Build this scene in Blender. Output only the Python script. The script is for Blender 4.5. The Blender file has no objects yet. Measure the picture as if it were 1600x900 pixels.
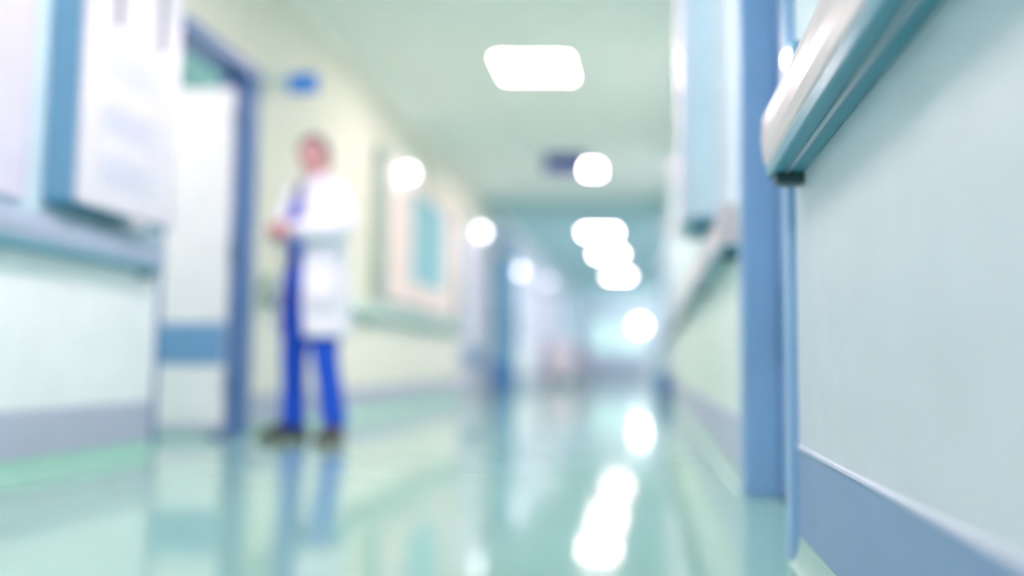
import bpy, bmesh, math, random
from math import sin, cos, pi, radians
from mathutils import Vector, Matrix
random.seed(4)
S = bpy.context.scene
COL = S.collection

# ------------------------------------------------------------------ camera, world, exposure
CAM_H = 0.42
FPX = 1450.0
cam_d = bpy.data.cameras.new('camera')
cam = bpy.data.objects.new('camera', cam_d)
COL.objects.link(cam)
cam_d.sensor_fit = 'HORIZONTAL'
cam_d.sensor_width = 36.0
cam_d.lens = FPX / 1600 * 36.0
PITCH = 4.81
cam.location = (0, 0, CAM_H)
cam.rotation_euler = (radians(90 + PITCH), 0, 0)
cam_d.shift_x = -(1010 - 800) / 1600
cam_d.clip_start = 0.02
cam_d.clip_end = 200
cam_d.dof.use_dof = True
cam_d.dof.focus_distance = 1.55
cam_d.dof.aperture_fstop = 0.64
S.camera = cam

w = bpy.data.worlds.new('world')
S.world = w
w.use_nodes = True
w.node_tree.nodes['Background'].inputs[0].default_value = (0.84, 0.88, 1.0, 1)
w.node_tree.nodes['Background'].inputs[1].default_value = .25

S.view_settings.view_transform = 'Standard'
S.view_settings.look = 'None'
S.view_settings.gamma = 1.0
S.view_settings.use_curve_mapping = False
S.view_settings.exposure = 1.62
PANEL_E = 17.0          # ceiling panel emission
S.cycles.max_bounces = 16
S.cycles.diffuse_bounces = 10
S.cycles.sample_clamp_indirect = 12

# ------------------------------------------------------------------ dimensions
XL, XR, H = -2.43, 0.335, 2.95
Y0, Y1 = -3.2, 32.0
TW = 0.16               # wall thickness

# ------------------------------------------------------------------ materials
def lin(h):
    h = h.lstrip('#')
    v = [int(h[i:i + 2], 16) / 255 for i in (0, 2, 4)]
    return tuple((c / 12.92 if c <= 0.04045 else ((c + 0.055) / 1.055) ** 2.4) for c in v)

def mat(name, col, rough=0.5, spec=0.5, metal=0.0, var=0.03, scale=6.0, emit=0.0, emit_col=None, bump=0.0, coat=0.0):
    m = bpy.data.materials.new(name)
    m.use_nodes = True
    nt = m.node_tree
    b = nt.nodes['Principled BSDF']
    c = lin(col)
    b.inputs['Roughness'].default_value = rough
    b.inputs['Specular IOR Level'].default_value = spec
    b.inputs['Metallic'].default_value = metal
    b.inputs['Coat Weight'].default_value = coat
    b.inputs['Coat Roughness'].default_value = 0.05
    tc = nt.nodes.new('ShaderNodeTexCoord')
    no = nt.nodes.new('ShaderNodeTexNoise')
    no.inputs['Scale'].default_value = scale
    no.inputs['Detail'].default_value = 4
    nt.links.new(tc.outputs['Object'], no.inputs['Vector'])
    rp = nt.nodes.new('ShaderNodeValToRGB')
    lo = tuple(x * (1 - var) for x in c) + (1,)
    hi = tuple(min(1, x * (1 + var)) for x in c) + (1,)
    rp.color_ramp.elements[0].position = 0.3
    rp.color_ramp.elements[1].position = 0.7
    rp.color_ramp.elements[0].color = lo
    rp.color_ramp.elements[1].color = hi
    nt.links.new(no.outputs['Fac'], rp.inputs['Fac'])
    nt.links.new(rp.outputs['Color'], b.inputs['Base Color'])
    if bump:
        bp = nt.nodes.new('ShaderNodeBump')
        bp.inputs['Strength'].default_value = bump
        bp.inputs['Distance'].default_value = 0.01
        nt.links.new(no.outputs['Fac'], bp.inputs['Height'])
        nt.links.new(bp.outputs['Normal'], b.inputs['Normal'])
    if emit:
        b.inputs['Emission Color'].default_value = lin(emit_col or col) + (1,)
        b.inputs['Emission Strength'].default_value = emit
    return m

M = {}
M['ceiling'] = mat('ceiling_paint', '#eceeea', 0.85)
M['ceiling_dim_far'] = mat('ceiling_paint_dimmed_far', '#b6d4d8', 0.85)  # weaker light of the far ceiling put into its colour
M['upper_wall'] = mat('cream_wall_paint', '#dadacd', 0.75)
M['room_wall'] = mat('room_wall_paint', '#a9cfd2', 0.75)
M['right_upper'] = mat('right_wall_paint', '#dfeef4', 0.7)
M['panel_near_left'] = mat('aqua_white_laminate', '#f4f7fa', 0.45)
M['panel_left'] = mat('cream_laminate', '#efece2', 0.45)
M['panel_near_right'] = mat('pale_blue_laminate', '#dbe0e8', 0.42)
M['panel_right'] = mat('pale_green_laminate', '#e0ebe2', 0.45)
M['kick_left'] = mat('lilac_grey_vinyl', '#bcc1d6', 0.45)
M['kick_right'] = mat('slate_blue_vinyl', '#869fc6', 0.42)
M['kick_edge'] = mat('pale_trim_bead', '#d5d8ea', 0.4)
M['cove'] = mat('mint_cove_vinyl', '#a2d6c4', 0.4)
M['cove_right'] = mat('pale_cove_vinyl', '#b2cfc6', 0.4)
M['frame_blue'] = mat('blue_door_frame_paint', '#96bae0', 0.4)
M['frame_left'] = mat('slate_blue_frame_paint', '#5578ac', 0.4)
M['white_door'] = mat('white_door_laminate', '#ececee', 0.4)
M['blue_band'] = mat('blue_band_laminate', '#6f9cc6', 0.4)
M['metal'] = mat('brushed_metal', '#c0c6cc', 0.3, metal=1.0)
M['dark_cap'] = mat('dark_green_grey_plastic', '#2f4a50', 0.5)
M['rail_pink'] = mat('pinkish_grey_rail_vinyl', '#e6d6d8', 0.35)
M['rail_left'] = mat('lilac_grey_rail_vinyl', '#a9b7cf', 0.4)
M['rail_green'] = mat('green_grey_rail_vinyl', '#c6d8cc', 0.4)
M['retainer'] = mat('teal_retainer', '#4f95ac', 0.4)
M['cabinet_side'] = mat('steel_blue_paint', '#7fb0d2', 0.45)
M['cabinet_front'] = mat('white_lacquer', '#dcdbe6', 0.35)
M['cab_right'] = mat('pale_blue_lacquer', '#cbe0ec', 0.4)
M['cab_right_front'] = mat('lilac_white_lacquer', '#dddcea', 0.4)
M['teal_shade'] = mat('deep_teal_shade', '#3d8fb0', 0.5)  # shade under the wall cabinets, given as a dark teal colour
M['paper'] = mat('notice_paper', '#dfdfe9', 0.8)
M['print'] = mat('pale_printing', '#bcc5dc', 0.8)
M['grey_strap'] = mat('grey_strip_plastic', '#66758a', 0.5)
M['sign_blue'] = mat('bright_blue_sign', '#2a8cf0', 0.4)
M['sign_pale'] = mat('pale_aqua_bracket', '#bcd6d8', 0.4)
M['navy'] = mat('navy_plastic', '#0638a0', 0.6)
M['lilac_white'] = mat('lilac_white_plastic', '#dcd8ea', 0.4)
M['wall_shade_aqua'] = mat('aqua_shadow_tinted_wall', '#cfe8ee', 0.7)  # shadow tint beside the notice cabinet, spread over the near left wall
M['wall_far'] = mat('pale_lilac_blue_wall_paint', '#d3dbea', 0.7)
M['pink_frame'] = mat('pink_white_frame', '#f2dfda', 0.5)
M['teal_glass'] = mat('teal_window_film', '#8cc4d2', 0.6)
M['grey_green'] = mat('grey_green_mullion', '#93aaa3', 0.5)
M['lilac_door'] = mat('lilac_door_laminate', '#d9d9ea', 0.4)
M['blue_leaf'] = mat('blue_door_leaf', '#7db2d6', 0.4)
M['light_frame'] = mat('white_light_frame', '#f4f4f2', 0.5)
M['diffuser'] = mat('lit_diffuser', '#ffffff', 0.5, emit=PANEL_E, emit_col='#ffe6e6')
M['lamp_glow'] = mat('lit_globe', '#ffffff', 0.4, emit=3.2, emit_col='#fbf4ff')
M['lamp_mid'] = mat('softer_lit_globe', '#ffffff', 0.4, emit=2.4, emit_col='#f4ecff')
M['lamp_dim'] = mat('dim_globe', '#d8c8d8', 0.6, emit=0.08, emit_col='#f2e8f6')
M['glow_end'] = mat('lit_end_lamp', '#ffffff', 0.4, emit=13.0, emit_col='#ffffff')
M['window_lit'] = mat('daylit_frosted_window', '#dff7f0', 0.4, emit=.16, emit_col='#dcfaf2')
M['oval_glow'] = mat('bright_oval', '#ffffff', 0.4, emit=9.0, emit_col='#fff2e8')
M['end_wall'] = mat('end_wall_paint', '#f2f2f8', 0.6)
M['skin'] = mat('skin', '#e6a6a8', 0.5, var=0.06, scale=30)
M['lips'] = mat('lips', '#b9646a', 0.5)
M['eye_white'] = mat('eye_white', '#f0eeec', 0.2)
M['iris'] = mat('iris_brown', '#3a2a22', 0.2)
M['hair'] = mat('grey_brown_hair', '#7d6f75', 0.7, var=0.25, scale=60)
M['coat'] = mat('white_coat_cotton', '#f3f0ff', 0.8, bump=0.15, scale=14)
M['scrubs'] = mat('royal_blue_scrubs', '#0a50d2', 0.75, bump=0.15, scale=16)
M['neck_dark'] = mat('dark_green_grey_neck', '#4c5f68', 0.8)
M['shoe'] = mat('dark_brown_leather', '#3d3432', 0.45)
M['sole'] = mat('shoe_sole', '#4a4038', 0.7)
M['bin_blue'] = mat('blue_bin_plastic', '#4c84c0', 0.4)
M['cart_body'] = mat('lilac_cart_panel', '#c9c2d8', 0.45)
M['cart_pink'] = mat('pink_cart_panel', '#e8dae0', 0.5)
M['rubber'] = mat('grey_rubber', '#4c5a70', 0.6)

# floor: mint vinyl, polished, with very faint waviness
mf = mat('polished_mint_vinyl', '#9fcabb', 0.075, spec=0.9, var=0.03, scale=1.2, coat=0.0)
M['floor'] = mf
_nt = mf.node_tree
_n2 = _nt.nodes.new('ShaderNodeTexNoise'); _n2.inputs['Scale'].default_value = 3.0
_bp = _nt.nodes.new('ShaderNodeBump'); _bp.inputs['Strength'].default_value = 0.05; _bp.inputs['Distance'].default_value = 0.01
_tc = [n for n in _nt.nodes if n.type == 'TEX_COORD'][0]
_nt.links.new(_tc.outputs['Object'], _n2.inputs['Vector'])
_nt.links.new(_n2.outputs['Fac'], _bp.inputs['Height'])
_nt.links.new(_bp.outputs['Normal'], _nt.nodes['Principled BSDF'].inputs['Normal'])

# ------------------------------------------------------------------ helpers
def link_mesh(name, bm, m, parent=None, smooth=False, loc=None):
    me = bpy.data.meshes.new(name)
    bmesh.ops.recalc_face_normals(bm, faces=bm.faces)
    if smooth:
        for f in bm.faces: f.smooth = True
    bm.to_mesh(me); bm.free()
    o = bpy.data.objects.new(name, me)
    if isinstance(m, (list, tuple)):
        for x in m: me.materials.append(x)
    elif m: me.materials.append(m)
    COL.objects.link(o)
    if parent: o.parent = parent
    if loc: o.location = loc
    return o

def box(bm, x0, x1, y0, y1, z0, z1, bev=0.0, seg=2, mi=0):
    r = bmesh.ops.create_cube(bm, size=1)
    vs = r['verts']
    bmesh.ops.scale(bm, vec=(abs(x1 - x0), abs(y1 - y0), abs(z1 - z0)), verts=vs)
    bmesh.ops.translate(bm, vec=((x0 + x1) / 2, (y0 + y1) / 2, (z0 + z1) / 2), verts=vs)
    fs = {f for v in vs for f in v.link_faces}
    for f in fs: f.material_index = mi
    if bev:
        es = list({e for v in vs for e in v.link_edges})
        bmesh.ops.bevel(bm, geom=es, offset=bev, segments=seg, affect='EDGES', profile=0.5)

def cyl(bm, p0, p1, r0, r1=None, n=24, caps=True):
    p0, p1 = Vector(p0), Vector(p1)
    r1 = r0 if r1 is None else r1
    d = (p1 - p0)
    q = d.to_track_quat('Z', 'Y').to_matrix().to_4x4()
    mtx = Matrix.Translation((p0 + p1) / 2) @ q
    bmesh.ops.create_cone(bm, cap_ends=caps, segments=n, radius1=r0, radius2=r1, depth=d.length, matrix=mtx)

def sph(bm, c, r, sc=(1, 1, 1), n=24):
    mtx = Matrix.Translation(c) @ Matrix.Diagonal((*sc, 1))
    bmesh.ops.create_uvsphere(bm, u_segments=n, v_segments=max(8, n // 2), radius=r, matrix=mtx)

def prism_y(bm, prof, y0, y1, bev=0):
    """extrude a closed (x,z) outline along y"""
    a = [bm.verts.new((x, y0, z)) for x, z in prof]
    b = [bm.verts.new((x, y1, z)) for x, z in prof]
    n = len(prof)
    for i in range(n):
        bm.faces.new((a[i], a[(i + 1) % n], b[(i + 1) % n], b[i]))
    bm.faces.new(a); bm.faces.new(b[::-1])

def one(name, m, parent, *boxes, bev=0.0):
    bm = bmesh.new()
    for b in boxes: box(bm, *b, bev=bev)
    return link_mesh(name, bm, m, parent)

def empty(name, loc=(0, 0, 0), rz=0.0, parent=None):
    o = bpy.data.objects.new(name, None)
    o.empty_display_size = 0.1
    COL.objects.link(o)
    o.location = loc; o.rotation_euler = (0, 0, rz)
    if parent: o.parent = parent
    return o

def tag(o, label, cat, group=None, kind=None):
    if label: o['label'] = label
    if cat: o['category'] = cat
    if group: o['group'] = group
    if kind: o['kind'] = kind
    return o

def structure(o, label=None):
    o['kind'] = 'structure'
    if label: o['label'] = label
    return o

def copy_tree(o, parent=None):
    c = o.copy(); COL.objects.link(c); c.parent = parent
    for ch in list(o.children): copy_tree(ch, c)
    return c

# ------------------------------------------------------------------ setting: floor, ceiling, walls
# openings (y0, y1, top)
DL0, DL1, DLT = 4.60, 5.58, 2.22      # left door opening
DR0, DR1, DRT = 2.10, 3.03, 2.15      # right door opening

structure(one('floor', M['floor'], None, (-6.2, 1.6, Y0, Y1 + .2, -0.1, 0)))
structure(one('ceiling', M['ceiling'], None, (XL - TW, XR + TW, Y0, 14.0, H, H + .1)))
structure(one('ceiling.001', M['ceiling_dim_far'], None, (XL - TW, XR + TW, 14.0, Y1 + .2, H, H + .1)))
structure(one('ceiling_beam', M['ceiling_dim_far'], None, (XL, XR, 13.9, 14.25, 2.78, H)))

structure(one('wall_left', M['upper_wall'], None,
              (XL - TW, XL, DL1, 14.4, 0, H), (XL - TW, XL, DL0, DL1, DLT, H)))
structure(one('wall_right', M['right_upper'], None,
              (XR, XR + TW, Y0, DR0, 0, H), (XR, XR + TW, DR1, Y1, 0, H), (XR, XR + TW, DR0, DR1, DRT, H)))
structure(one('wall_back', M['upper_wall'], None, (XL - TW, XR + TW, Y0 - .15, Y0, 0, .25), (XL - TW, XR + TW, Y0 - .15, Y0, 2.8, H),
              (XL - TW, XL + .1, Y0 - .15, Y0, .25, 2.8), (XR - .1, XR + TW, Y0 - .15, Y0, .25, 2.8)))
w2 = empty('fill_window', (-1.05, Y0 - .08, 0))  # added unseen opening that lets bluish world light in as fill
structure(w2, 'added window opening behind the viewer, letting in fill light')
one('window_frame', M['light_frame'], w2, (-1.29, 1.29, -.03, .03, .25, .31), (-1.29, 1.29, -.03, .03, 2.74, 2.8), (-.45, -.39, -.03, .03, .31, 2.74), (.39, .45, -.03, .03, .31, 2.74))
structure(one('wall_left.002', M['wall_far'], None, (XL - TW, XL, 14.4, Y1, 0, H)))
structure(one('wall_left.001', M['wall_shade_aqua'], None, (XL - TW, XL, Y0, DL0, 0, H)))
# the side room behind the open left door
structure(one('wall_side_room', M['room_wall'], None,
              (-6.1, -6.0, 2.6, 8.6, 0, H), (-6.1, XL - TW, 2.5, 2.6, 0, H), (-6.1, XL - TW, 8.6, 8.7, 0, H)))
structure(one('ceiling_side_room', M['room_wall'], None, (-6.1, XL - TW, 2.5, 8.7, H, H + .1)))
structure(one('wall_right_room', M['room_wall'], None,
              (1.4, 1.5, 1.0, 4.0, 0, H), (XR + TW, 1.5, .9, 1.0, 0, H), (XR + TW, 1.5, 4.0, 4.1, 0, H), (XR + TW, 1.5, .9, 4.1, H, H + .1)))

# lower wall cladding, kick strips, floor coves
RZ0, RZ1 = 0.84, 0.99                  # rail bottom / top
KT, CT = 0.245, 0.06
def clad(side, y0, y1, m_panel, m_kick, m_bead=None):
    s = 1 if side < 0 else -1
    x = XL if side < 0 else XR
    nm = 'left' if side < 0 else 'right'
    structure(one('wainscot_' + nm, m_panel, None, (x, x + s * .006, y0, y1, KT, RZ0 + .03)))
    structure(one('baseboard_' + nm, m_kick, None, (x, x + s * .008, y0, y1, CT, KT)))
    bm = bmesh.new()
    box(bm, x, x + s * .011, y0, y1, KT - .003, KT + .007, bev=.002, seg=1)
    structure(link_mesh('trim_' + nm, bm, m_bead or M['kick_edge']))
    # concave vinyl cove
    bm = bmesh.new()
    prof = [(x, 0), (x, CT), (x + s * .008, CT)]
    for k in range(1, 6):
        a = k / 6 * pi / 2
        prof.append((x + s * (.03 - .022 * cos(a)), CT - (CT - .002) * sin(a)))
    prof.append((x + s * .031, 0.0015)); prof.append((x + s * .031, 0))
    prism_y(bm, prof, y0, y1)
    structure(link_mesh('skirting_cove_' + nm, bm, M['cove'] if side < 0 else M['cove_right']))

clad(-1, Y0, DL0 - .02, M['panel_near_left'], M['kick_left'])
clad(-1, DL1 + .16, 12.0, M['panel_left'], M['kick_left'])
clad(-1, 15.9, 20.2, M['panel_near_left'], M['kick_left'])
clad(-1, 21.8, Y1, M['panel_near_left'], M['kick_left'])
clad(1, Y0, DR0 - .08, M['panel_near_right'], M['kick_right'])
clad(1, DR1 + .10, 16.2, M['panel_right'], M['kick_left'])
clad(1, 17.8, Y1, M['panel_right'], M['kick_left'])

# crown moulding along the left wall
for yy0, yy1 in ((Y0, 13.88), (14.27, Y1)):
    bm = bmesh.new()
    prism_y(bm, [(XL, H), (XL, H - .07), (XL + .012, H - .07), (XL + .03, H - .045), (XL + .06, H - .015), (XL + .07, H)], yy0, yy1)
    structure(link_mesh('trim_ceiling_left', bm, M['panel_left']))

# door frames
def door_frame(name, side, y0, y1, top, m, near=.06, far=.10, proud=.03, depth=TW, head=.12):
    x = XL if side < 0 else XR
    s = 1 if side < 0 else -1
    bm = bmesh.new()
    xi = x - s * (depth + .02)
    xo = x + s * proud
    box(bm, xi, xo, y0 - near, y0 + .02, 0, top + head, bev=.004)
    box(bm, xi, xo, y1 - .02, y1 + far, 0, top + head, bev=.004)
    box(bm, xi, xo, y0 + .02, y1 - .02, top - .02, top + head, bev=.004)
    # stop beads on the reveals
    xm = x - s * .07
    box(bm, xm - s * .015, xm + s * .015, y0 + .02, y0 + .035, 0, top - .02)
    box(bm, xm - s * .015, xm + s * .015, y1 - .035, y1 - .02, 0, top - .02)
    o = link_mesh(name, bm, m)
    return structure(o)

door_frame('trim_1', -1, DL0, DL1, DLT, M['frame_left'], near=.004, far=.12, proud=.012, head=.05)
door_frame('trim_2', 1, DR0, DR1, DRT, M['frame_blue'], near=.055, far=.09, proud=.022)

def lever(parent, x, y, z, nx, ny, dy):
    """small lever handle: rose, neck, bar; nx,ny outward direction, dy bar direction"""
    bm = bmesh.new()
    n = Vector((nx, ny, 0)); p = Vector((x, y, z))
    cyl(bm, p, p + n * .012, .026)
    cyl(bm, p, p + n * .05, .009)
    t = Vector(dy)
    cyl(bm, p + n * .05, p + n * .05 + t * .12, .009)
    return link_mesh('handle', bm, M['metal'], parent, smooth=False)

# open white door leaf in the left opening, hinged on the far jamb, swung into the room
hx, hy = XL - .075, DL1 - .055
d1 = empty('door_1', (hx, hy, 0.012), radians(-3.5))
structure(d1, 'white door leaf with blue middle band standing open')
W = .93
one('door_leaf', M['white_door'], d1, (-W, 0, 0, .042, .02, 2.095), bev=.003)
one('middle_band', M['blue_band'], d1, (-W + .001, -.001, -.004, .001, .415, .665), bev=.001)
one('kick_plate', M['kick_left'], d1, (-W + .001, -.001, -.005, .001, .02, .07), bev=.001)
lever(d1, -W + .07, -.002, 1.02, 0, -1, (1, 0, 0))
bm = bmesh.new()
for z in (.25, 1.05, 1.85): cyl(bm, (.006, -.006, z), (.006, -.006, z + .1), .009, n=12)
link_mesh('hinge', bm, M['metal'], d1)

# closed door leaf in the right opening, set deep in its frame
d2 = empty('door_2', (XR + .10, DR0 + .022, 0.012))
structure(d2, 'closed pale blue door seen edge on beyond the near right wall')
one('door_leaf', M['frame_blue'], d2, (0, .042, 0, DR1 - DR0 - .044, 0, 2.11), bev=.003)
one('middle_band', M['blue_band'], d2, (-.004, .001, 0.01, DR1 - DR0 - .054, .415, .665), bev=.001)
lever(d2, 0, .08, 1.02, -1, 0, (0, 1, 0))

# ------------------------------------------------------------------ large window in the left wall
w1 = empty('window_1', (XL, 8.15, 0))
structure(w1, 'corridor window with wide pink white frame and teal pane')
one('window_frame', M['pink_frame'], w1,
    (0, .03, .30, 1.30, 1.02, 2.36), (0, .03, 2.85, 3.45, 1.02, 2.36),
    (0, .03, 1.30, 2.85, 1.02, 1.28), (0, .03, 1.30, 2.85, 2.24, 2.36), bev=.004)
one('pane', M['teal_glass'], w1, (0.002, .012, 1.28, 2.87, 1.26, 2.26))
one('mullion', M['grey_green'], w1, (0, .06, 0.0, .30, 1.02, 2.38), (0, .06, 3.45, 3.72, 1.02, 2.38), bev=.006)
one('window_sill', M['rail_left'], w1, (0, .10, 0, 3.72, .995, 1.02), bev=.004)

# ------------------------------------------------------------------ far doors on both walls
def wall_door(name, side, y0, y1, top, mf_, ml, label, window=False):
    x = XL if side < 0 else XR
    s = 1 if side < 0 else -1
    r = empty(name, (x, y0, 0))
    structure(r, label)
    L = y1 - y0
    bm = bmesh.new()
    for b in ((0, s * .045, 0, .08, 0, top + .08), (0, s * .045, L - .08, L, 0, top + .08), (0, s * .045, .08, L - .08, top, top + .08)):
        box(bm, min(b[0], b[1]), max(b[0], b[1]), *b[2:], bev=.004)
    link_mesh('door_frame', bm, mf_, r)
    bm = bmesh.new(); box(bm, min(0, s * .02), max(0, s * .02), .08, L - .08, .008, top, bev=.002)
    link_mesh('door_leaf', bm, ml, r)
    bm = bmesh.new(); box(bm, min(s * .02, s * .024), max(s * .02, s * .024), .10, L - .10, .42, .66)
    link_mesh('middle_band', bm, M['blue_band'], r)
    if window:
        bm = bmesh.new(); box(bm, min(s * .02, s * .026), max(s * .02, s * .026), L * .3, L * .7, 1.1, 1.85)
        link_mesh('vision_panel', bm, M['window_lit'], r)
    lever(r, s * .02, .16, 1.02, s, 0, (0, 1, 0))
    return r

wall_door('door_3', -1, 12.05, 13.75, 2.12, M['lilac_white'], M['lilac_door'], 'lilac double door behind the corridor window')
wall_door('door_4', -1, 15.9 - 1.25, 15.85, 2.12, M['blue_leaf'], M['blue_leaf'], 'blue door past the ceiling beam')
wall_door('door_5', -1, 20.25, 21.75, 2.12, M['lilac_white'], M['lilac_door'], 'pale door far along the left wall')
wall_door('door_6', 1, 16.3, 17.75, 2.12, M['frame_blue'], M['lilac_door'], 'pale door far along the right wall')

# blue fire door leaf held open across part of the corridor at the left
fd = empty('fire_door', (XL + .05, 14.55, 0.01), radians(0))
tag(fd, 'tall blue fire door leaf standing open from the left wall under the ceiling beam', 'door')
fd['kind'] = 'thing'
fd.rotation_euler = (0, 0, radians(22))
one('door_leaf', M['blue_leaf'], fd, (0, .35, -.025, .025, 0, 2.45), bev=.003)
one('kick_plate', M['bin_blue'], fd, (.01, .34, -.03, .03, .02, .36), bev=.002)
one('push_plate', M['blue_band'], fd, (.22, .33, -.031, .031, .85, 1.25), bev=.002)
one('closer', M['metal'], fd, (.02, .3, -.07, -.026, 2.2, 2.27), bev=.006)

# end of the corridor
structure(one('wall_end', M['end_wall'], None, (XL - TW, XR + TW, Y1, Y1 + .15, 0, H)))
ed = empty('door_7', (-1.02, Y1, 0))
structure(ed, 'white double doors with lit pale green windows at the corridor end')
one('door_frame', M['lilac_white'], ed, (-.98, -.90, -.05, 0, 0, 2.3), (.90, .98, -.05, 0, 0, 2.3), (-.9, .9, -.05, 0, 2.2, 2.3), bev=.004)
one('door_leaf', M['lilac_door'], ed, (-.9, -.004, -.03, 0, .01, 2.2), bev=.003)
one('door_leaf', M['lilac_door'], ed, (.004, .9, -.03, 0, .01, 2.2), bev=.003)
one('vision_panel', M['window_lit'], ed, (-.75, -.15, -.038, -.03, .95, 2.0), bev=.002)
one('vision_panel', M['window_lit'], ed, (.15, .75, -.038, -.03, .95, 2.0), bev=.002)
one('kick_plate', M['cart_body'], ed, (-.88, -.02, -.036, -.03, .02, .5), (.02, .88, -.036, -.03, .02, .5), bev=.001)

# ------------------------------------------------------------------ ceiling light panels
def make_panel():
    r = empty('ceiling_light')
    h = .30
    bm = bmesh.new()
    for b in ((-h - .02, -h, -h - .02, h + .02), (h, h + .02, -h - .02, h + .02), (-h, h, -h - .02, -h), (-h, h, h, h + .02)):
        box(bm, *b, -.018, 0, bev=.002, seg=1)
    link_mesh('frame', bm, M['light_frame'], r)
    bm = bmesh.new(); box(bm, -h, h, -h, h, -.012, 0)
    link_mesh('diffuser', bm, M['diffuser'], r)
    return r
panels = [(-.94, 7.68, 'large square lit ceiling panel nearest the viewer, alone on the bare ceiling'),
          (-.90, 11.75, 'square lit ceiling panel just right of the hanging navy sign'),
          (-.88, 17.4, 'lit ceiling panel just past the ceiling beam, largest of the far row'),
          (-.86, 20.8, 'lit ceiling panel second past the beam, in the overlapping far row'),
          (-.78, 25.9, 'lowest lit ceiling panel of the overlapping far row')]
p0 = make_panel()
for i, (x, y, lb) in enumerate(panels):
    o = p0 if i == 0 else copy_tree(p0)
    o.location = (x, y, H)
    tag(o, lb, 'ceiling light', 'square light panels along the corridor ceiling')
# the same luminaires carry on behind the viewer and above the frame
for y in (3.6, -0.6):
    o = copy_tree(p0); o.location = (-.98, y, H)
    tag(o, 'square lit ceiling panel above the viewer, outside the picture', 'ceiling light', 'ceiling panels above and behind the viewer')
o = copy_tree(p0); o.location = (-3.6, 4.4, H)  # unseen panel added to brighten the open door leaf
tag(o, 'added ceiling fill panel in the side room, brightening the open door leaf', 'ceiling light')
o = copy_tree(p0); o.location = (-3.1, 8.0, H)  # unseen panel added to lighten the room above the leaf
tag(o, 'added ceiling fill panel farther back in the side room, lightening the room', 'ceiling light')

# ------------------------------------------------------------------ globe wall lamps
def make_sconce(s, glow, rad):
    r = empty('wall_lamp')
    bm = bmesh.new(); cyl(bm, (0, 0, 0), (s * .015, 0, 0), .045)
    cyl(bm, (s * .015, 0, 0), (s * .05, 0, 0), .014)
    link_mesh('bracket', bm, M['metal'], r)
    bm = bmesh.new(); sph(bm, (s * (.045 + rad), 0, 0), rad)
    link_mesh('globe', bm, glow, r, smooth=True)
    return r
sc0 = make_sconce(1, M['lamp_glow'], .062)
lbs = ['round white wall lamp above the corridor window, biggest of the left row',
       'round white wall lamp above the lilac double door',
       'round lamp on the left wall just past the blue fire door',
       'faintest and farthest round lamp on the left wall']
for i, (y, z) in enumerate(((8.95, 2.30), (13.0, 2.31), (17.1, 2.17), (22.2, 2.45))):
    o = sc0 if i == 0 else (copy_tree(sc0) if i == 1 else (make_sconce(1, M['lamp_mid'], .062) if i == 2 else make_sconce(1, M['lamp_mid'], .05)))
    o.location = (XL, y, z)
    tag(o, lbs[i], 'wall lamp', 'round lamps along the left wall')
sd0 = make_sconce(-1, M['lamp_dim'], .06)
for i, (y, z) in enumerate(((8.0, 2.14), (11.0, 2.05))):
    o = sd0 if i == 0 else copy_tree(sd0)
    o.location = (XR, y, z)
    tag(o, ['faint round lamp on the right wall beside the pale blue cabinet', 'lower faint round lamp on the right wall, farther along'][i],
        'wall lamp', 'faint round lamps on the right wall')

# ------------------------------------------------------------------ handrails (rounded bumper rails)
def handrail(side, y0, y1, m, label, dep=.075, near_cap=True, far_cap=True, m_ret=None, RZ0=RZ0, RZ1=RZ1):
    s = 1 if side < 0 else -1
    x = (XL if side < 0 else XR) + s * .006
    r = empty('handrail', (x, y0, 0))
    L = y1 - y0
    # cover: rounded front profile
    prof = [(0, RZ0 + .012), (dep * .45, RZ0 + .004)]
    for k in range(9):
        a = -pi / 2 + k / 8 * pi
        prof.append((dep * .62 + dep * .38 * cos(a) ** .7 if cos(a) > 0 else dep * .62, (RZ0 + RZ1) / 2 + (RZ1 - RZ0) / 2 * sin(a)))
    prof.append((0, RZ1 - .006))
    prof = [(s * px_, pz) for px_, pz in prof]
    bm = bmesh.new(); prism_y(bm, prof, .03, L - .03)
    link_mesh('rail_cover', bm, m, r)
    for flag, yy in ((near_cap, (0, .03)), (far_cap, (L - .03, L))):
        bm = bmesh.new()
        big = [(px_ * 1.03, RZ0 + (pz - RZ0) * 1.0) for px_, pz in prof]
        prism_y(bm, big, yy[0], yy[1])
        link_mesh('end_cap', bm, m, r)
    # metal retainer below, set back, with a bright lip and dark clip
    mr = m_ret or M['retainer']
    bm = bmesh.new()
    box(bm, min(0, s * .068), max(0, s * .068), .012, L - .012, RZ0 - .018, RZ0 + .014, bev=.004)
    link_mesh('retainer', bm, mr, r)
    bm = bmesh.new(); box(bm, min(s * .034, s * .042), max(s * .034, s * .042), .03, L - .03, RZ0 - .024, RZ0 - .017)
    link_mesh('metal_lip', bm, M['metal'], r)
    n = max(2, int(L / 1.4))
    for k in range(n):
        yy = L - .10 if k == n - 1 else .08 + k * (L - .2) / (n - 1)
        bm = bmesh.new(); box(bm, min(0, s * .058), max(0, s * .058), yy, yy + .05, RZ0 - .04, RZ0 - .016, bev=.004)
        link_mesh('bracket', bm, M['dark_cap'], r)
    tag(r, label, 'handrail')
    return r
handrail(1, -3.0, 2.0, M['rail_pink'], 'wide pinkish grey handrail on the near right wall with dark bracket at its end')
handrail(1, 3.22, 13.2, M['rail_pink'], 'pale handrail on the right wall beyond the blue door frame')
handrail(1, 18.0, 31.0, M['rail_left'], 'far handrail on the right wall near the corridor end')
handrail(-1, -2.0, 4.5, M['rail_left'], 'lilac grey handrail ledge under the white notice cabinet at left', RZ0=.885, RZ1=1.015)
handrail(-1, 5.85, 11.9, M['rail_green'], 'pale green grey handrail behind the standing person')
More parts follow.
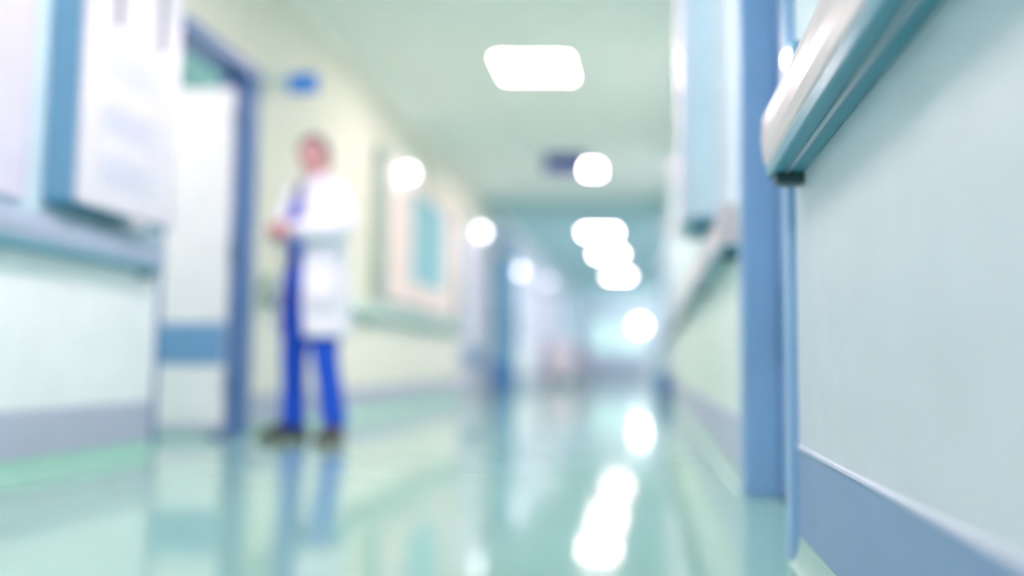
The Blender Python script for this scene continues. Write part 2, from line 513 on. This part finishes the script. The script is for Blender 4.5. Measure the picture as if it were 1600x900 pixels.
handrail(-1, 22.0, 31.0, M['rail_left'], 'far handrail on the left wall near the corridor end')

# ------------------------------------------------------------------ notice cabinet on the near left wall
nc = empty('notice_cabinet', (XL + .004, 3.68, 1.09))
tag(nc, 'white fronted notice cabinet with blue side on the near left wall', 'cabinet')
one('body', M['cabinet_side'], nc, (0, .125, 0, .76, 0, 1.15), bev=.004)
one('underside_shade', M['teal_shade'], nc, (.002, .12, .004, .756, -.018, 0), bev=.003)  # strip coloured as the shade under the cabinet
one('front_panel', M['cabinet_front'], nc, (.125, .145, .0, .76, -.01, 1.15), bev=.004)
for (a, b) in ((.52, .74), (.29, .47), (.06, .24)):
    sh = one('notice_sheet', M['paper'], nc, (.145, .1475, .10, .66, a, b))
    bm = bmesh.new()
    for k in range(7):
        z = b - .03 - k * (b - a - .05) / 7
        box(bm, .1475, .1482, .14, .62 - (k % 3) * .08, z - .010, z)
    link_mesh('printed_lines', bm, M['print'], sh)
for yy in (.22, .58):
    bm = bmesh.new(); box(bm, .145, .158, yy - .016, yy + .016, .79, 1.14, bev=.005)
    link_mesh('vertical_strip', bm, M['grey_strap'], nc)
bm = bmesh.new(); box(bm, .06, .14, .42, .54, -.055, -.018, bev=.01)
link_mesh('latch', bm, M['cabinet_front'], nc)

# notice frame farther to the left edge of the picture
nf = empty('notice_board', (XL + .005, 3.0, 1.06))
tag(nf, 'lilac white notice board at the left edge of the picture', 'board')
one('border', M['lilac_white'], nf, (0, .02, 0, .03, 0, .9), (0, .02, .55, .56, 0, .9), (0, .02, .03, .55, 0, .03), (0, .02, .03, .55, .87, .9), bev=.002)
one('notice_sheet', M['lilac_white'], nf, (0, .012, .03, .55, .03, .87))

# ------------------------------------------------------------------ cabinet on the right wall
wc = empty('wall_cabinet', (XR, 3.70, 1.01))
tag(wc, 'tall pale blue cabinet on the right wall above the handrail', 'cabinet')
one('body', M['cab_right'], wc, (-.175, 0, 0, .62, .012, 1.25), bev=.004)
one('underside_shade', M['teal_shade'], wc, (-.15, -.01, .015, .6, 0, .012))  # shaded underside drawn as a dark strip
one('door', M['cab_right_front'], wc, (-.193, -.176, .0, .62, .012, 1.25), bev=.004)
one('side_trim', M['panel_near_right'], wc, (-.05, -.002, -.006, 0, .02, 1.24), bev=.002)
bm = bmesh.new(); cyl(bm, (-.215, .08, .5), (-.215, .08, .66), .007, n=12)
cyl(bm, (-.193, .08, .51), (-.215, .08, .51), .005, n=10); cyl(bm, (-.193, .08, .65), (-.215, .08, .65), .005, n=10)
link_mesh('handle', bm, M['metal'], wc)

# ------------------------------------------------------------------ blue flag sign by the door
fs = empty('wall_sign', (XL, 5.98, 2.24))
tag(fs, 'small bright blue sign projecting from the left wall above the person', 'sign')
one('bracket', M['sign_pale'], fs, (0, .01, -.03, .03, 0, .12), (.01, .08, -.006, .006, .02, .06), bev=.002)
one('sign_plate', M['sign_blue'], fs, (.075, .265, -.012, .012, -.03, .10), bev=.003)

# ceiling sign
cs = empty('ceiling_sign', (-.93, 11.0, H))
tag(cs, 'dark navy sign box hanging from the ceiling beside a light panel', 'sign')
one('sign_box', M['navy'], cs, (-.30, .20, -.04, .04, -.19, -.005), bev=.012)
one('sign_lower_edge', M['lilac_white'], cs, (-.29, .19, -.03, .03, -.29, -.19), bev=.006)
for xx in (-.13, .07):
    bm = bmesh.new(); cyl(bm, (xx, 0, -.02), (xx, 0, 0), .008, n=12)
    link_mesh('hanger', bm, M['metal'], cs)

# small glowing oval on a plate, right wall by the corner
lb = empty('glow_spot', (XR, 1.985, 1.088))
tag(lb, 'small glowing oval on a plate at the right wall corner just above the handrail', 'button')
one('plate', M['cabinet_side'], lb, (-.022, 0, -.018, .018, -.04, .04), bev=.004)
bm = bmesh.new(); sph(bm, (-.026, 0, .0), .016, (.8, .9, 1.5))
link_mesh('glow_oval', bm, M['oval_glow'], lb, smooth=True)

# bright lamp and exit light at the corridor end
gl = empty('ceiling_lamp', (-.22, 30.6, 2.0))
gl.location = (-.22, 30.6, H)
tag(gl, 'bright round pendant lamp in front of the end doors', 'lamp')
bm = bmesh.new(); cyl(bm, (0, 0, -.02), (0, 0, 0), .06); cyl(bm, (0, 0, -1.02), (0, 0, -.02), .008, n=10)
link_mesh('cord', bm, M['metal'], gl)
bm = bmesh.new(); sph(bm, (0, 0, -1.20), .15)
link_mesh('globe', bm, M['glow_end'], gl, smooth=True)

# ------------------------------------------------------------------ far floor-standing things
def pedal_bin(x, y, sc, label):
    r = empty('waste_bin', (x, y, 0)); r.scale = (sc, sc, sc)
    tag(r, label, 'bin')
    bm = bmesh.new(); cyl(bm, (0, 0, .02), (0, 0, .5), .15, .17, n=28)
    link_mesh('body', bm, M['bin_blue'], r, smooth=False)
    bm = bmesh.new(); cyl(bm, (0, 0, 0), (0, 0, .02), .155, .155, n=28)
    link_mesh('base_ring', bm, M['rubber'], r)
    bm = bmesh.new(); sph(bm, (0, 0, .5), .175, (1, 1, .35)); link_mesh('lid', bm, M['bin_blue'], r, smooth=True)
    bm = bmesh.new(); box(bm, -.04, .04, -.2, -.14, .02, .035, bev=.004); link_mesh('pedal', bm, M['metal'], r)
    return r
pedal_bin(.20, 11.6, .62, 'blue lidded bin on the floor against the right wall')
pedal_bin(-2.14, 13.6, .9, 'blue lidded bin on the floor in front of the blue fire door')

def cart(x, y, m, label, wd=.5, ln=.7, ht=.95):
    r = empty('hospital_cart', (x, y, 0))
    tag(r, label, 'cart')
    one('body', m, r, (-wd / 2, wd / 2, -ln / 2, ln / 2, .16, ht - .03), bev=.015)
    one('top', M['lilac_white'], r, (-wd / 2 - .02, wd / 2 + .02, -ln / 2 - .02, ln / 2 + .02, ht - .03, ht), bev=.01)
    one('bumper', M['rubber'], r, (-wd / 2 - .02, wd / 2 + .02, -ln / 2 - .02, ln / 2 + .02, .12, .16), bev=.01)
    for k in range(3):
        z = .22 + k * .23
        d = one('drawer', m, r, (-wd / 2 + .02, wd / 2 - .02, -ln / 2 - .012, -ln / 2 + .01, z, z + .20), bev=.006)
        one('pull', M['metal'], d, (-.1, .1, -ln / 2 - .03, -ln / 2 - .012, z + .13, z + .15), bev=.003)
    bm = bmesh.new()
    cyl(bm, (-wd / 2 - .01, ln / 2 + .05, ht - .1), (wd / 2 + .01, ln / 2 + .05, ht - .1), .012, n=12)
    for q in (-wd / 2 + .03, wd / 2 - .03):
        cyl(bm, (q, ln / 2 - .02, ht - .1), (q, ln / 2 + .05, ht - .1), .01, n=10)
    link_mesh('push_handle', bm, M['metal'], r)
    for sx in (-1, 1):
        for sy in (-1, 1):
            bm = bmesh.new()
            cx, cy = sx * (wd / 2 - .06), sy * (ln / 2 - .06)
            cyl(bm, (cx - .014, cy, .05), (cx + .014, cy, .05), .05, n=20)
            box(bm, cx - .02, cx + .02, cy - .012, cy + .012, .06, .12)
            link_mesh('castor', bm, M['rubber'], r)
    return r
cart(-2.05, 22.2, M['cart_pink'], 'pinkish cart parked against the far left wall', .55, .8, 1.05)
cart(-1.75, 24.8, M['cart_body'], 'lilac cart parked in the far corridor, farther than the pinkish cart', .6, .9, .9)

# ------------------------------------------------------------------ the doctor
def catmull(pts, n=6):
    P = [Vector(p) for p in pts]
    out = []
    for i in range(len(P) - 1):
        a = P[i - 1] if i else P[i] * 2 - P[i + 1]
        b, c = P[i], P[i + 1]
        d = P[i + 2] if i + 2 < len(P) else P[i + 1] * 2 - P[i]
        for k in range(n):
            t = k / n
            out.append(.5 * ((2 * b) + (c - a) * t + (2 * a - 5 * b + 4 * c - d) * t * t + (3 * b - a - 3 * c + d) * t ** 3))
    out.append(P[-1])
    return out

def tube(bm, pts, rad, n=6, seg=16, up=(0, -1, 0), caps=True, round_ends=True, wave=0.0):
    """pts: path points; rad: list of r or (ra, rb) per point; ra across, rb along 'up'"""
    rad = [(r, r) if not isinstance(r, (tuple, list)) else r for r in rad]
    path = catmull(pts, n)
    rr = catmull([(a, b, 0) for a, b in rad], n)
    rings = []
    N = len(path)
    T0 = (path[1] - path[0]).normalized()
    st = [Vector(up)]                      # frame carried along the path
    def ring(c, t, ra, rb, ph=0):
        u = st[0]; u = (u - t * u.dot(t))
        if u.length < 1e-4: u = Vector((1, 0, 0)) - t * t.x
        u.normalize(); st[0] = u; v = t.cross(u)
        vs = []
        for k in range(seg):
            a = 2 * pi * k / seg
            f = 1 + wave * sin(a * 3 + ph * 5) * .5 + wave * sin(ph * 11 + a)
            vs.append(bm.verts.new(c + v * (ra * f * cos(a)) + u * (rb * f * sin(a))))
        return vs
    if round_ends:
        r0 = rr[0]
        for q in (.35, .7):
            s_ = math.sqrt(1 - (1 - q) ** 2)
            rings.append(ring(path[0] - T0 * min(r0.x, r0.y) * (1 - q), T0, r0.x * s_, r0.y * s_))
    for i, c in enumerate(path):
        t = (path[min(i + 1, N - 1)] - path[max(i - 1, 0)]).normalized()
        rings.append(ring(c, t, rr[i].x, rr[i].y, i / N))
    if round_ends:
        T1 = (path[-1] - path[-2]).normalized(); r1 = rr[-1]
        for q in (.7, .35):
            s_ = math.sqrt(1 - (1 - q) ** 2)
            rings.append(ring(path[-1] + T1 * min(r1.x, r1.y) * (1 - q), T1, r1.x * s_, r1.y * s_))
    for a, b in zip(rings, rings[1:]):
        for k in range(seg):
            bm.faces.new((a[k], a[(k + 1) % seg], b[(k + 1) % seg], b[k]))
    if caps:
        bm.faces.new(rings[0][::-1]); bm.faces.new(rings[-1])
    return rings

PX, PY = -1.945, 5.42
doc = empty('person', (PX, PY, 0), radians(-36))
tag(doc, 'person in open white lab coat and blue scrubs standing with hands joined at the waist', 'person')

HC = Vector((0, -.03, 1.655))   # head centre
# key joints (facing -y; person's right is -x)
SH = {1: (.185, .0, 1.44), -1: (-.185, .0, 1.44)}
EL = {1: (.295, -.02, 1.185), -1: (-.30, -.03, 1.195)}
WR = {1: (.075, -.225, 1.185), -1: (-.07, -.232, 1.175)}
HIP = {1: (.09, 0, .92), -1: (-.09, 0, .92)}
KN = {1: (.15, -.02, .50), -1: (-.145, -.02, .50)}
AN = {1: (.195, .02, .10), -1: (-.175, .0, .10)}

FOOT = {1: radians(34), -1: radians(-8)}   # toes turned out
bm = bmesh.new()
# torso and neck
tube(bm, [(0, .01, .86), (0, .01, .98), (0, 0, 1.12), (0, 0, 1.28), (0, .01, 1.38), (0, .01, 1.455), (0, 0, 1.52), (0, -.01, 1.60)],
     [(.15, .10), (.165, .115), (.145, .10), (.165, .115), (.165, .105), (.090, .072), (.056, .06), (.052, .056)], seg=24)
for s in (1, -1):
    sh, el, wr = Vector(SH[s]), Vector(EL[s]), Vector(WR[s])
    tube(bm, [sh + Vector((-s * .05, 0, -.03)), sh + Vector((0, 0, -.025)), (sh + el) / 2 + Vector((s * .010, 0, 0)), el], [.042, .050, .045, .038])
    tube(bm, [el, el.lerp(wr, .3), el.lerp(wr, .7), wr], [.039, .042, .033, (.026, .021)], up=(0, 0, 1))
    hip, kn, an = Vector(HIP[s]), Vector(KN[s]), Vector(AN[s])
    tube(bm, [hip, hip.lerp(kn, .4), hip.lerp(kn, .85), kn, kn.lerp(an, .3), kn.lerp(an, .75), an],
         [.088, .08, .058, .054, .056, .04, .035])
    fr = Matrix.Rotation(FOOT[s], 3, 'Z')
    tube(bm, [an + fr @ Vector((0, .05, -.05)), an + Vector((0, 0, -.045)), an + fr @ Vector((0, -.08, -.06)), an + fr @ Vector((0, -.17, -.07))],
         [(.03, .03), (.036, .038), (.04, .028), (.035, .018)], up=(0, 0, 1))
    # hand: palm and five fingers, curled over the other hand
    d = (Vector((-s * .75, -.5, -.10))).normalized()
    if s < 0: d = Vector((.85, -.22, -.15)).normalized()
    upv = Vector((0, -.35, 1)).normalized()
    side = d.cross(upv).normalized()        # away from palm
    pal = wr + d * .05
    tube(bm, [wr - d * .01, wr + d * .03, wr + d * .075], [(.021, .026), (.018, .036), (.015, .040)], up=upv)
    if side.y > 0: side = -side             # outward = towards the viewer side (-y)
    inn = -side
    for k, (off, ln_) in enumerate(((.030, .070), (.010, .080), (-.010, .074), (-.029, .058))):
        b0 = wr + d * .068 + upv * off
        p1 = b0 + d * ln_ * .45 + inn * .004
        p2 = p1 + (d * .6 + inn * .7) * ln_ * .38
        p3 = p2 + (d * .1 + inn * .9) * ln_ * .28
        tube(bm, [b0, p1, p2, p3], [.0095, .009, .0082, .0068], n=4, seg=10)
    t0 = wr + d * .018 + upv * .022
    tube(bm, [t0, t0 + d * .022 + upv * .022 + side * .004, t0 + d * .050 + upv * .030 + side * .002, t0 + d * .072 + upv * .026],
         [.013, .0115, .010, .008], n=4, seg=10)
# head
bmh = bmesh.new()
bmesh.ops.create_icosphere(bmh, subdivisions=5, radius=1)
for v in bmh.verts:
    x, y, z = v.co
    px_, py_, pz = x * .076, y * .096, z * .118
    front = max(0, -y)
    if z < 0:                                    # jaw narrows
        k = 1 - .30 * (-z) ** 1.3
        px_ *= k
        py_ = py_ * (1 - .12 * (-z)) - (.012 * (-z) if y < .2 else -.0)
        if y > 0: py_ *= 1 - .25 * (-z)
    if y > 0 and z > 0: py_ *= 1.06
    # chin
    py_ -= .012 * math.exp(-((x / .3) ** 2 + ((z + .86) / .16) ** 2)) * front
    # nose
    nz = math.exp(-((z + .18) / .13) ** 2) * .020 + math.exp(-((z - .02) / .2) ** 2) * .008
    py_ -= nz * math.exp(-(x / .13) ** 2) * (1 if front > .6 else 0)
    # eye sockets, brow
    for sx in (1, -1):
        g = math.exp(-(((x - sx * .42) / .2) ** 2 + ((z - .06) / .11) ** 2)) * (front > .3)
        py_ += .009 * g
    py_ -= .004 * math.exp(-((z - .24) / .08) ** 2) * math.exp(-(x / .6) ** 2) * (front > .3)
    # lips and mouth line
    py_ -= .005 * math.exp(-((x / .25) ** 2 + ((z + .50) / .09) ** 2)) * (front > .4)
    # cheekbones
    px_ *= 1 + .03 * math.exp(-((z + .1) / .2) ** 2)
    v.co = Vector((px_, py_, pz)) + HC
for sx in (1, -1):                               # ears
    mtx = Matrix.Translation(HC + Vector((sx * .078, .008, -.005))) @ Matrix.Rotation(sx * radians(-18), 4, 'Z') @ Matrix.Diagonal((.011, .022, .034, 1))
    bmesh.ops.create_uvsphere(bmh, u_segments=16, v_segments=10, radius=1, matrix=mtx)
HT = Matrix.Translation(HC) @ Matrix.Rotation(radians(26), 4, 'Z') @ Matrix.Translation(-HC)   # head turn
bmesh.ops.transform(bmh, matrix=HT, verts=bmh.verts)
tmp = bpy.data.meshes.new('tmp'); bmh.to_mesh(tmp); bmh.free()
bm.from_mesh(tmp); bpy.data.meshes.remove(tmp)
body = link_mesh('body', bm, M['skin'], doc, smooth=True)
rm = body.modifiers.new('remesh', 'REMESH'); rm.mode = 'VOXEL'; rm.voxel_size = .0045; rm.use_smooth_shade = True
smm = body.modifiers.new('smooth', 'SMOOTH'); smm.factor = .5; smm.iterations = 3

# eyes, lips
for sx in (1, -1):
    ec = HC + Vector((sx * .031, -.0735, .008))
    bm = bmesh.new(); sph(bm, ec, .0125); e = link_mesh('eye', bm, M['eye_white'], doc, smooth=True)
    bm = bmesh.new(); sph(bm, ec + Vector((-.001, -.0100, 0)), .0062, (1, .6, 1)); link_mesh('iris', bm, M['iris'], e, smooth=True)
    bm = bmesh.new(); tube(bm, [HC + Vector((sx * .014, -.094, .027)), HC + Vector((sx * .032, -.092, .033)), HC + Vector((sx * .05, -.078, .028))], [.003, .0042, .002], seg=8)
    link_mesh('eyebrow', bm, M['hair'], doc, smooth=True)
bm = bmesh.new()
tube(bm, [HC + Vector((-.024, -.094, -.058)), HC + Vector((-.008, -.103, -.055)), HC + Vector((.008, -.103, -.055)), HC + Vector((.024, -.094, -.058))], [.002, .005, .005, .002], seg=8)
tube(bm, [HC + Vector((-.022, -.094, -.060)), HC + Vector((0, -.103, -.065)), HC + Vector((.022, -.094, -.060))], [.002, .0055, .002], seg=8)
link_mesh('lips', bm, M['lips'], doc, smooth=True)

# hair: thick cap over crown, sides and back, with a fringe line
bm = bmesh.new()
bmesh.ops.create_icosphere(bm, subdivisions=5, radius=1)
dele = []
for v in bm.verts:
    x, y, z = v.co
    line = .52 if y < -.35 else (.52 - (y + .35) * 1.67 if y < .25 else -.48)
    if abs(x) > .75 and y > -.45: line = min(line, -.02)
    if z < line - .0: dele.append(v)
    n = sin(x * 21 + z * 9) * .0016 + sin(y * 17 - x * 13) * .0016
    k = 1.0
    v.co = Vector((x * (.090 + n), y * (.113 + n) + .004, z * (.134 + n))) + HC
bmesh.ops.delete(bm, geom=dele, context='VERTS')
hair = link_mesh('hair', bm, M['hair'], doc, smooth=True)
so = hair.modifiers.new('solid', 'SOLIDIFY'); so.thickness = .016; so.offset = -1

for o in doc.children:
    if o.name.split('.')[0] in ('eye', 'eyebrow', 'lips', 'hair'):
        o.data.transform(HT)
        for c in o.children: c.data.transform(HT)
# scrub top and trousers
bm = bmesh.new()
tube(bm, [(0, .01, .86), (0, .01, .95), (0, 0, 1.10), (0, 0, 1.27), (0, .01, 1.39), (0, .01, 1.455), (0, .005, 1.485)],
     [(.185, .135), (.188, .138), (.172, .125), (.185, .135), (.185, .128), (.125, .092), (.085, .075)], seg=32, caps=False, round_ends=False, wave=.012)
link_mesh('scrub_top', bm, M['scrubs'], doc, smooth=True).modifiers.new('solid', 'SOLIDIFY').thickness = .004
bm = bmesh.new()
tube(bm, [(-.0, -.128, 1.40), (-.028, -.118, 1.45), (-.055, -.075, 1.495), (-.06, -.01, 1.52), (0, .05, 1.525), (.06, -.01, 1.52), (.055, -.075, 1.495), (.028, -.118, 1.45), (0, -.128, 1.40)],
     [.010] * 9, seg=10)
link_mesh('dark_neck_band', bm, M['neck_dark'], doc, smooth=True)  # dark green grey band around the neckline
bm = bmesh.new()
tube(bm, [(0, .01, 1.0), (0, .01, .93), (0, .01, .86), (0, .01, .82)], [(.172, .122), (.182, .130), (.150, .115), (.09, .085)], seg=32)
for s in (1, -1):
    hip, kn, an = Vector(HIP[s]), Vector(KN[s]), Vector(AN[s])
    tube(bm, [hip + Vector((0, 0, .06)), hip, hip.lerp(kn, .5), kn, kn.lerp(an, .5), an + Vector((0, 0, -.03))],
         [(.10, .12), (.105, .122), (.086, .095), (.068, .078), (.062, .072), (.064, .076)], seg=24, round_ends=False, wave=.02)
tr = link_mesh('trousers', bm, M['scrubs'], doc, smooth=True)
r2 = tr.modifiers.new('remesh', 'REMESH'); r2.mode = 'VOXEL'; r2.voxel_size = .007; r2.use_smooth_shade = True
s2 = tr.modifiers.new('smooth', 'SMOOTH'); s2.iterations = 4

# shoes
for s in (1, -1):
    an = Vector(AN[s])
    rot = Matrix.Rotation(FOOT[s], 4, 'Z')
    def P(x, y, z): return Vector((an.x, an.y, 0)) + rot @ Vector((x, y, z))
    bm = bmesh.new()
    tube(bm, [P(0, .065, .045), P(0, .03, .055), P(0, -.05, .055), P(0, -.13, .040), P(0, -.19, .030)],
         [(.036, .034), (.042, .052), (.046, .046), (.050, .030), (.036, .018)], up=(0, 0, 1), seg=20)
    sh = link_mesh('shoe', bm, M['shoe'], doc, smooth=True)
    bm = bmesh.new()
    pts = [(.0, .105), (.035, .09), (.042, .03), (.040, -.05), (.054, -.13), (.045, -.19), (.0, -.222), (-.045, -.19), (-.054, -.13), (-.040, -.05), (-.042, .03), (-.035, .09)]
    a = [bm.verts.new(P(x, y, .0)) for x, y in pts]; b = [bm.verts.new(P(x, y, .022)) for x, y in pts]
    for i in range(len(pts)):
        bm.faces.new((a[i], a[(i + 1) % 12], b[(i + 1) % 12], b[i]))
    bm.faces.new(a[::-1]); bm.faces.new(b)
    link_mesh('sole', bm, M['sole'], sh)

# lab coat: open front body shell, sleeves, lapels, pockets
bm = bmesh.new()
levels = [  # z, half width, half depth, y centre, front gap half angle
    (1.50, .085, .080, .01, .50), (1.475, .135, .098, .01, .42), (1.44, .195, .118, .008, .36), (1.38, .222, .142, .0, .33), (1.28, .224, .155, .0, .33),
    (1.16, .212, .152, 0, .40), (1.04, .212, .155, .0, .42), (.92, .225, .168, .0, .46), (.80, .235, .178, .0, .50),
    (.68, .245, .186, .005, .52), (.585, .252, .192, .01, .54)]
zs = catmull([(l[0], l[1], l[2]) for l in levels], 4)
ex = catmull([(l[3], l[4], 0) for l in levels], 4)
nseg = 48
rings = []
for i, (a, b) in enumerate(zip(zs, ex)):
    z, hw, hd = a; yc, gap = b.x, b.y
    vs = []
    low = max(0, (1.05 - z) / .5)
    for k in range(nseg + 1):
        t = gap + (2 * pi - 2 * gap) * k / nseg          # angle from -y, going +x
        f = 1 + low * .035 * sin(t * 7) + .008 * sin(t * 11 + z * 9)
        vs.append(bm.verts.new((hw * f * sin(t), yc - hd * f * cos(t), z)))
    rings.append(vs)
for a, b in zip(rings, rings[1:]):
    for k in range(nseg):
        bm.faces.new((a[k], a[k + 1], b[k + 1], b[k]))
coat = link_mesh('lab_coat', bm, M['coat'], doc, smooth=True)
coat.modifiers.new('solid', 'SOLIDIFY').thickness = .007
for s in (1, -1):
    sh, el, wr = Vector(SH[s]), Vector(EL[s]), Vector(WR[s])
    bm = bmesh.new()
    out = Vector((s * .02, .01, -.02))
    tube(bm, [sh + Vector((-s * .05, 0, -.0)), sh + Vector((s * .008, 0, -.025)), sh.lerp(el, .5) + Vector((s * .012, 0, 0)), el + Vector((s * .0, .0, .035)), el.lerp(wr, .18) + Vector((0, 0, .002)),
              el.lerp(wr, .55), el.lerp(wr, .93)],
         [(.060, .068), (.066, .072), (.064, .068), (.060, .060), (.060, .060), (.054, .056), (.046, .050)], seg=24, up=(0, -1, .3), caps=False, round_ends=False, wave=.015, n=8)
    sl = link_mesh('sleeve', bm, M['coat'], coat, smooth=True)
    sl.modifiers.new('solid', 'SOLIDIFY').thickness = .005
    # lapel
    bm = bmesh.new()
    pts = [(.045, -.10, 1.50), (.135, -.120, 1.44), (.115, -.152, 1.36), (.140, -.155, 1.34), (.085, -.160, 1.20), (.075, -.150, 1.18), (.060, -.135, 1.36)]
    ve = [bm.verts.new((s * x, y - .006, z)) for x, y, z in pts]
    bm.faces.new(ve)
    bmesh.ops.triangulate(bm, faces=bm.faces)
    lp = link_mesh('lapel', bm, M['coat'], coat)
    lp.modifiers.new('solid', 'SOLIDIFY').thickness = .005
    bm = bmesh.new()
    for k in range(9):
        pass
    # hip pocket patch curved on the coat
    gr = []
    for j in range(4):
        z = .90 - j * .055
        row = []
        for i in range(6):
            t = .72 + i * .13
            low = max(0, (1.05 - z) / .5)
            f = 1 + low * .035 * sin((t if s > 0 else 2 * pi - t) * 7) + .008 * sin((t if s > 0 else 2 * pi - t) * 11 + z * 9)
            row.append(bm.verts.new((s * (.236 * f + .006) * sin(t), -(.180 * f + .006) * cos(t), z)))
        gr.append(row)
    for j in range(3):
        for i in range(5):
            bm.faces.new((gr[j][i], gr[j][i + 1], gr[j + 1][i + 1], gr[j + 1][i]))
    pk = link_mesh('pocket', bm, M['coat'], coat, smooth=True)
    pk.modifiers.new('solid', 'SOLIDIFY').thickness = .004
bm = bmesh.new()
tube(bm, [(.055, -.085, 1.49), (.085, -.03, 1.52), (.07, .05, 1.535), (0, .085, 1.54), (-.07, .05, 1.535), (-.085, -.03, 1.52), (-.055, -.085, 1.49)],
     [(.010, .022)] * 7, seg=12, up=(0, 0, 1))
link_mesh('coat_collar', bm, M['coat'], coat, smooth=True)
